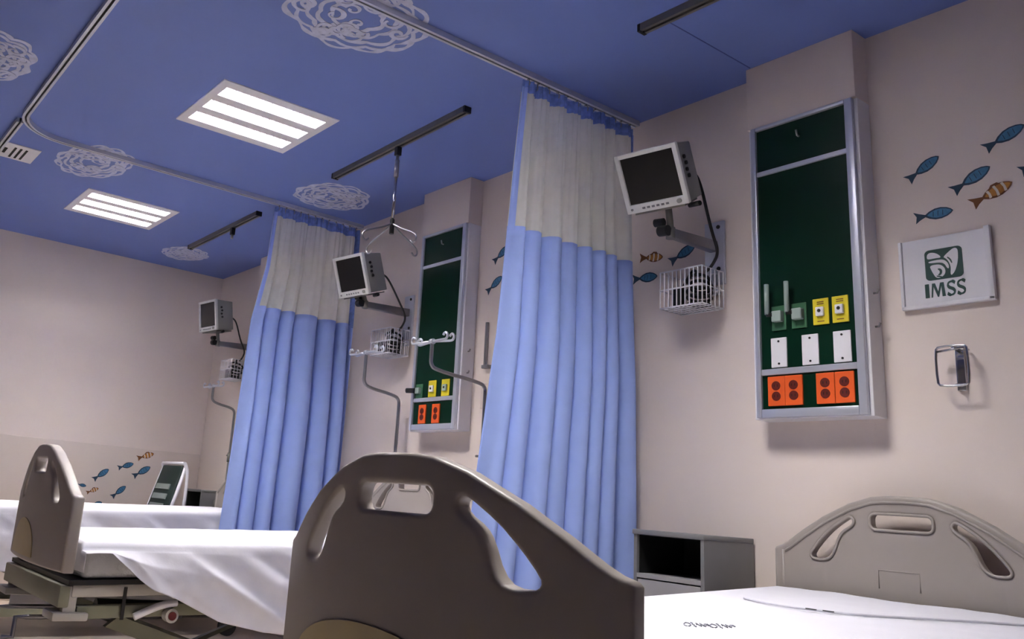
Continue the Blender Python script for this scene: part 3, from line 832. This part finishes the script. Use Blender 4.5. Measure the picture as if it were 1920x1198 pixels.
for sx, xx in ((-1, cx0-0.015), (1, cx1+0.015)):
    MB().tube(smoothpath([cpt(xx, -0.75, 0.02), cpt(xx, 0.0, 0.02), cpt(xx, 0.98, 0.02), cpt(xx-sx*0.05, 1.03, 0.02)], 2), 0.013, 10).build('back_tube', 'white', t)
    MB().tube(smoothpath([(xx, 2.60, 0.013), (xx, 2.62, 0.5), (xx, 2.635, 0.98), (xx, 2.60, 1.055)], 2), 0.012, 10).build('rear_leg', 'white', t)
    MB().tube(smoothpath([(xx, 1.95, 0.013), (xx, 1.97, 0.40), (xx, 2.0, 0.62), (xx, 2.12, 0.64), (xx, 2.42, 0.64)], 2), 0.013, 10).build('front_leg', 'white', t)
MB().tube([(cx0, 2.60, 1.058), (cx1, 2.60, 1.058)], 0.012, 10).build('top_tube', 'white', t)

# ------------------------------------------------------------------ beds
OUT = [(0.0,0.0),(0.05,-0.001),(0.09,-0.005),(0.16,-0.028),(0.25,-0.075),(0.32,-0.122),(0.37,-0.160),(0.392,-0.174),(0.413,-0.182),(0.418,-0.19)]
SM = rr(-0.093, -0.106, 0.093, -0.056, 0.018, 4)
SR = [(0.142,-0.082),(0.150,-0.071),(0.162,-0.071),(0.215,-0.108),(0.255,-0.148),(0.288,-0.190),(0.289,-0.203),(0.278,-0.211),(0.236,-0.211),(0.213,-0.190),(0.195,-0.140),(0.180,-0.118),(0.148,-0.098)]
SL = [(-u, v) for u, v in SR[::-1]]

def board_mesh(scale, bow, bottom, half_t):
    """moulded board with three grip slots: u to the right, v up, w thickness"""
    cu = bpy.data.curves.new('board_src', 'CURVE')
    cu.dimensions = '2D'; cu.fill_mode = 'BOTH'
    cu.offset = -0.010; cu.extrude = half_t-0.010; cu.bevel_depth = 0.010; cu.bevel_resolution = 3
    full = [(-u, v) for u, v in OUT[::-1]] + OUT[1:] + [(0.418, bottom), (-0.418, bottom)]
    for poly in (full, sm2(SM, 1), sm2(SR, 1), sm2(SL, 1)):
        sp = cu.splines.new('POLY')
        sp.points.add(len(poly)-1)
        for p, q in zip(sp.points, poly): p.co = (q[0]*scale, q[1]*scale, 0, 1)
        sp.use_cyclic_u = True
    o = bpy.data.objects.new('board_src', cu)
    C.objects.link(o)
    bpy.context.view_layer.update()
    me = bpy.data.meshes.new_from_object(o.evaluated_get(bpy.context.evaluated_depsgraph_get()))
    C.objects.unlink(o); bpy.data.objects.remove(o)
    bm = bmesh.new(); bm.from_mesh(me)
    bmesh.ops.remove_doubles(bm, verts=bm.verts[:], dist=1e-5)
    for k in range(-15, 16):
        bmesh.ops.bisect_plane(bm, geom=bm.verts[:]+bm.edges[:]+bm.faces[:], plane_co=(k*0.029*scale, 0, 0), plane_no=(1, 0, 0))
    return bm

def board(name, parent, cx, y, ztop, scale, yaw, bow, bottom, half_t, inset=None):
    bm = board_mesh(scale, bow, bottom, half_t)
    cy_, sy_ = math.cos(yaw), math.sin(yaw)
    def place(u, w, v):
        b = bow*u*u + w
        return Vector((cx+u*cy_-b*sy_, y+u*sy_+b*cy_, ztop+v))
    for v in bm.verts:
        v.co = place(v.co.x, -v.co.z, v.co.y)
    m = MB(); m.bm.free(); m.bm = bm
    o = m.build(name, 'board', parent, smooth=45)
    if name == 'headboard':
        e = MB()
        for poly in (SM, SR, SL):
            e.tube([place(u*scale*1.0, -half_t-0.0005, v*scale) for u, v in sm2(poly, 2)], 0.0045, 8, closed=True)
        e.tube([place(u*scale, -half_t-0.0005, (v-0.022)*scale) for u, v in smoothpath([(u, v, 0) for u, v in [(-a, b) for a, b in OUT[:8][::-1]]+OUT[1:8]], 1) for u, v in [(u, v)]] if False else
               [place(u*scale*0.965, -half_t-0.0005, v*scale-0.020) for u, v in [(-a, b) for a, b in OUT[:8][::-1]]+OUT[1:8]], 0.004, 8)
        for sg in (-1, 1): e.tube([place(sg*0.385*scale, -half_t-0.0005, -0.19*scale), place(sg*0.385*scale, -half_t-0.0005, (bottom+0.05)*scale)], 0.004, 8)
        e.tube([place(-0.075, -half_t, -0.28), place(-0.075, -half_t, -0.225), place(0.045, -half_t, -0.225), place(0.045, -half_t, -0.28)], 0.002, 6)
        e.build('moulded_rim', 'board', o)
    if inset:
        e = MB()
        ic, ih, it = inset
        top, bot = it*scale, (bottom+0.02)*scale
        N = 24
        rows = []
        for i in range(N+1):
            u = (ic-ih)*scale + 2*ih*scale*i/N
            q = (u-ic*scale)/(ih*scale)
            vt = bot + (top-bot)*math.sqrt(max(0.0, 1-q*q))
            rows.append((u, max(vt, bot+0.002)))
        for w0, w1 in ((-half_t-0.004, -half_t+0.004),):
            F0 = [[place(u, w0, bot), place(u, w0, (bot+vt)/2), place(u, w0, vt)] for u, vt in rows]
            F1 = [[place(u, w1, bot), place(u, w1, (bot+vt)/2), place(u, w1, vt)] for u, vt in rows]
            e.grid(F0); e.grid(F1)
            e.grid([[a[2], b[2]] for a, b in zip(F0, F1)]); e.grid([[a[0], b[0]] for a, b in zip(F0, F1)])
        e.build('inset', 'inset', o, smooth=40)
    return o

def bed(cx, yf, yh, z0, slope, zhead, zfoot, foot, label, mlabel, slabel, dropR, dropL, seed, hw=0.445, cxr=0.0, rough_foot=False, gap=0.085, inset=(-0.105, 0.20, -0.285), clipsheet=None):
    """z0 + slope*(y-1) is the top of the made bed"""
    t = thing('hospital_bed', label, 'hospital bed', (cx, (yf+yh)/2, 0), group='hospital beds with taupe boards')
    zt = lambda y: z0 + slope*(y-1.0)
    board('headboard', t, cx, yh, zhead, 1.0, 0.0, -0.03, -0.50, 0.021)
    dx, yaw, bow, dyf = foot
    board('footboard', t, cx+dx, yf+dyf, zfoot, 1.045, yaw, bow, -0.44, 0.023, inset)
    ya, yb = yf+gap, yh-0.06
    thick = 0.125
    zd = lambda y: zt(y)-thick-0.007
    def slab(mb, x0, x1, y0, y1, za, zb, bev=0.0):
        return mb.hexa([(x0,y0,zd(y0)+za),(x1,y0,zd(y0)+za),(x1,y1,zd(y1)+za),(x0,y1,zd(y1)+za),(x0,y0,zd(y0)+zb),(x1,y0,zd(y0)+zb),(x1,y1,zd(y1)+zb),(x0,y1,zd(y1)+zb)], bev)
    slab(MB(), cx-0.44, cx+0.44, yf+0.04, yb+0.03, -0.018, -0.001).build('deck', 'black', t)
    for sx in (-1, 1):
        slab(MB(), cx+sx*0.43, cx+sx*0.39, yf+0.06, yb+0.02, -0.062, -0.019, 0.006).build('side_rail', 'frame', t, smooth=40)
        m = MB().box((cx+sx*0.425, yf+0.035, zd(yf)-0.115), (cx+sx*0.375, yf+0.085, zd(yf)-0.019), 0.008)
        m.box((cx+sx*0.44, yf+0.0, zd(yf)-0.140), (cx+sx*0.30, yf+0.13, zd(yf)-0.110), 0.008)
        m.build('corner_post', 'frame', t, smooth=40)
        slab(MB(), cx+sx*0.42, cx+sx*0.37, yf+0.09, yb-0.05, -0.140, -0.094, 0.006).build('lower_rail', 'oframe', t, smooth=40)
        # scissor legs
        for (ya_, yb_) in ((yf+0.25, yf+0.95), (yf+1.50, yf+0.80)):
            w = 0.025
            MB().hexa([(cx+sx*0.355, ya_-w, zd(ya_)-0.18), (cx+sx*0.325, ya_-w, zd(ya_)-0.18), (cx+sx*0.325, ya_+w, zd(ya_)-0.14), (cx+sx*0.355, ya_+w, zd(ya_)-0.14),
                       (cx+sx*0.355, yb_-w, 0.12), (cx+sx*0.325, yb_-w, 0.12), (cx+sx*0.325, yb_+w, 0.16), (cx+sx*0.355, yb_+w, 0.16)][0:8]).build('scissor_leg', 'oframe', t)
        MB().box((cx+sx*0.40, yf+0.20, 0.115), (cx+sx*0.355, yb-0.10, 0.165), 0.006).build('base_rail', 'oframe', t, smooth=40)
    MB().hexa([(cx-0.43, yf+0.015, zd(yf)-0.095), (cx+0.43, yf+0.015, zd(yf)-0.095), (cx+0.43, yf+0.055, zd(yf)-0.095), (cx-0.43, yf+0.055, zd(yf)-0.095),
               (cx-0.43, yf+0.015, zd(yf)-0.019), (cx+0.43, yf+0.015, zd(yf)-0.019), (cx+0.43, yf+0.055, zd(yf)-0.019), (cx-0.43, yf+0.055, zd(yf)-0.019)], 0.006).build('end_rail', 'oframe', t, smooth=40)
    MB().box((cx-0.40, yf+0.25, 0.12), (cx+0.40, yf+0.30, 0.16), 0.005).box((cx-0.40, yb-0.16, 0.12), (cx+0.40, yb-0.11, 0.16), 0.005).build('base_cross_bar', 'oframe', t, smooth=40)
    for nm, xx, ln in (('crank', cx+0.18, 0.0), ('crank', cx-0.10, 0.0)):
        zc = zd(yf)-0.16
        MB().tube([(xx, yf+0.60, zc), (xx, yf-0.02, zc), (xx, yf-0.06, zc), (xx, yf-0.06, zc-0.07), (xx, yf-0.10, zc-0.07)], 0.009, 10).build(nm, 'steel', t)
    MB().tube([(cx-0.02, yf+0.30, zd(yf)-0.15), (cx-0.02, yf+0.85, zd(yf)-0.16)], 0.034, 16).tube([(cx-0.02, yf+0.85, zd(yf)-0.16), (cx-0.02, yf+1.15, zd(yf)-0.13)], 0.016, 12).build('actuator', 'black', t)
    # side release lever with red cap
    lv = MB().tube(smoothpath([(cx+0.435, yf+0.30, zd(yf)-0.125), (cx+0.44, yf+0.34, zd(yf)-0.105), (cx+0.445, yf+0.40, zd(yf)-0.080), (cx+0.44, yf+0.46, zd(yf)-0.072)]), 0.014, 12).build('release_lever', 'white', t)
    MB().tube([(cx+0.42, yf+0.44, zd(yf)-0.118), (cx+0.462, yf+0.44, zd(yf)-0.118)], 0.026, 18).build('pivot', 'frame', t, smooth=40)
    MB().tube([(cx+0.462, yf+0.44, zd(yf)-0.118), (cx+0.467, yf+0.44, zd(yf)-0.118)], 0.016, 16).build('pivot_cap', 'red', t, smooth=40)
    for sx in (-1, 1):
        MB().box((cx+sx*0.435, yf+0.25, zd(yf)-0.135), (cx+sx*0.426, yf+0.262, zd(yf)-0.02)).build('bracket', 'black', t)
        for yy in (yf+0.22, yb-0.14):
            w = MB().tube([(cx+sx*0.378-0.018, yy, 0.058), (cx+sx*0.378+0.018, yy, 0.058)], 0.058, 20).build('caster', 'rubber', t, smooth=40)
            MB().box((cx+sx*0.378-0.028, yy-0.02, 0.05), (cx+sx*0.378-0.021, yy+0.02, 0.116)).box((cx+sx*0.378+0.021, yy-0.02, 0.05), (cx+sx*0.378+0.028, yy+0.02, 0.116)).box((cx+sx*0.378-0.028, yy-0.02, 0.1145), (cx+sx*0.378+0.028, yy+0.02, 0.119)).build('fork', 'frame', w)
    # mattress
    mt = MB()
    ny, xa, xb_ = 20, cx-hw+0.012, cx+hw+cxr-0.012
    mt.hexa([(xa,ya,zt(ya)-thick-0.006),(xb_,ya,zt(ya)-thick-0.006),(xb_,yb,zt(yb)-thick-0.006),(xa,yb,zt(yb)-thick-0.006),
             (xa,ya,zt(ya)-0.008),(xb_,ya,zt(ya)-0.008),(xb_,yb,zt(yb)-0.008),(xa,yb,zt(yb)-0.008)], 0.022)
    tag(mt.build('mattress', 'matt', smooth=50), mlabel, 'mattress', 'mattresses under white sheets')
    # sheet
    S = MB()
    NX, NY, R = 44, 150, 0.03
    rows = []
    y0s, y1s = ya-0.012, yb+0.004
    Lx, Rx = cx-hw, cx+hw+cxr
    for j in range(NY+1):
        y = y0s + (y1s-y0s)*j/NY
        ze = zt(y)
        row = []
        dl, dr = dropL(y), dropR(y)
        def wr(x, z, amp):
            return amp*(noise.noise(Vector((x*5+seed, y*4, z*3)))*1.0 + 0.6*noise.noise(Vector((x*13, y*9+seed, z*9))))
        nd = 32
        for k in range(nd, 0, -1):
            q = k/nd; z = ze-R-q*max(dl-R, 0.0)
            fl = 0.006+0.02*q + 0.016*q*noise.noise(Vector((y*7+seed, 3.3, q)))
            row.append((Lx-fl, y, z))
        for k in range(5): a = PI-PI/2*k/4; row.append((Lx+R+R*math.cos(a)-0.004*(1-k/4), y, ze-R+R*math.sin(a)))
        for k in range(1, NX):
            x = Lx+R+(Rx-Lx-2*R)*k/NX
            row.append((x, y, ze+max(-0.003, wr(x, 0, 0.0045))+0.001))
        for k in range(5): a = PI/2-PI/2*k/4; row.append((Rx-R+R*math.cos(a)+0.004*(k/4), y, ze-R+R*math.sin(a)))
        for k in range(1, nd+1):
            q = k/nd; dd = max(dr-R, 0.0); z = ze-R-q*dd
            diag = 0.010*noise.noise(Vector(((y+z*0.9)*9+seed, 1.7, 0)))*min(1, q*3) + 0.008*noise.noise(Vector(((y-z*0.5)*16, 5+seed, 0)))*min(1, q*3)
            diag += 0.022*noise.noise(Vector(((y*0.7+z)*5.5+seed, 8.1, 0)))*min(1, q*2)
            crease = 0.040*(1-abs(noise.noise(Vector(((y*0.55+z)*7+seed, y*1.2, 4.2))))*2.4)*min(1, q*2.5)
            fl = 0.006+0.020*q + max(-0.006, diag+max(0.0, crease))
            row.append((Rx+fl, y, z))
        rows.append(row)
    # foot tuck
    tuck = []
    for q in (0.10, 0.06, 0.03, 0.010):
        tuck.append([(p[0], y0s-0.004-0.004*(q > 0.02), min(p[2], zt(y0s)-q)) for p in rows[0]])
    S.grid(tuck + rows)
    so = S.build('bed_sheet', 'sheet', recalc=True)
    md = so.modifiers.new('thick', 'SOLIDIFY'); md.thickness = 0.002; md.offset = 1
    tag(so, slabel, 'bed sheet', 'white sheets on the beds')
    return t, zt

drop2 = (lambda f: (lambda y: f(-y)))(interp([(0, 0.032), (-1.13, 0.035), (-1.24, 0.125), (-1.30, 0.165), (-1.40, 0.20), (-1.59, 0.29), (-1.78, 0.335), (-1.95, 0.36), (-2.8, 0.40), (-9, 0.40)]))
full = lambda y: 0.34
# nearest bed, seen from its footboard
bed(-1.378, 1.02, 2.925, 0.609, 0.060, 1.033, 0.980, (-0.026, 0.172, 0.68, 0.0),
    'nearest hospital bed with the large dark footboard in the foreground', 'mattress of the nearest bed, mostly under its sheet',
    'white sheet with faint grey print on the nearest bed', full, full, 11, hw=0.42, cxr=0.08, gap=0.27, inset=(-0.055, 0.25, -0.305))
nsheet = bpy.data.objects['bed_sheet']
zs1 = lambda y: 0.609+0.06*(y-1)+0.0075
pm = MB()
rnd = random.Random(4)
org = Vector((-1.335, 1.885)); du = Vector((0.70, 0.71)); dv = Vector((-0.71, 0.70))
for k in range(8):
    pts = []
    c0 = org + du*(-0.050+0.0145*k) + dv*rnd.uniform(-0.004, 0.004)
    kind = k % 4
    for i in range(9):
        a_ = i*0.7
        if kind == 0: o_ = (0.012*math.sin(a_*1.1), 0.012*math.cos(a_))
        elif kind == 1: o_ = (0.003*math.sin(a_*3), -0.014+0.0035*i)
        elif kind == 2: o_ = (-0.010+0.0025*i, 0.010*math.sin(a_*1.8))
        else: o_ = (0.009*math.cos(a_), 0.009*math.sin(a_*1.7))
        q = c0 + du*o_[0]*0.7 + dv*o_[1]*2.3
        pts.append((q.x, q.y, zs1(q.y)))
    pm.tube(pts, 0.0013, 6)
tag(pm.build('printed_mark', 'ink', nsheet), 'faint grey print')
ed = [(-1.60, 2.425), (-1.52, 2.395), (-1.435, 2.384), (-1.37, 2.397), (-1.28, 2.413), (-1.145, 2.545), (-1.02, 2.665), (-0.92, 2.72)]
MB().tube(smoothpath([(a_, b_, zs1(b_)) for a_, b_ in ed], 2), 0.0035, 8).build('folded_edge', 'sheet', nsheet)
em = MB()
for a_, b_ in ((-1.378, 2.396), (-1.335, 2.404)): em.box((a_-0.014, b_-0.010, zs1(b_)), (a_+0.014, b_-0.004, zs1(b_)+0.0022))
tag(em.build('stitched_mark', 'slot', nsheet), 'small dark stitched mark')
# second bed
bed(-3.80, 0.965, 2.84, 0.658, 0.034, 1.070, 1.010, (0.02, -0.02, 0.18, 0.0),
    'second hospital bed with a smaller taupe footboard at the left edge', 'grey mattress showing beside the left footboard below the sheet',
    'white sheet hanging in a slant over the side of the second bed', drop2, full, 23)
# third bed
bed(-5.76, 0.90, 2.84, 0.697, 0.036, 1.06, 1.03, (0.0, 0.0, 0.3, 0.0),
    'third hospital bed nearest the far wall, mostly hidden behind the second', 'mattress of the third bed nearest the far wall',
    'white sheet on the third bed nearest the far wall', full, full, 31)

# ------------------------------------------------------------------ world and view
w = bpy.data.worlds.new('world')
w.use_nodes = True
w.node_tree.nodes['Background'].inputs['Color'].default_value = (0.5, 0.5, 0.55, 1)
w.node_tree.nodes['Background'].inputs['Strength'].default_value = 0.2
bpy.context.scene.world = w
vs = bpy.context.scene.view_settings
vs.view_transform = 'Standard'; vs.look = 'None'; vs.gamma = 1.0; vs.use_curve_mapping = False
vs.exposure = 2.78
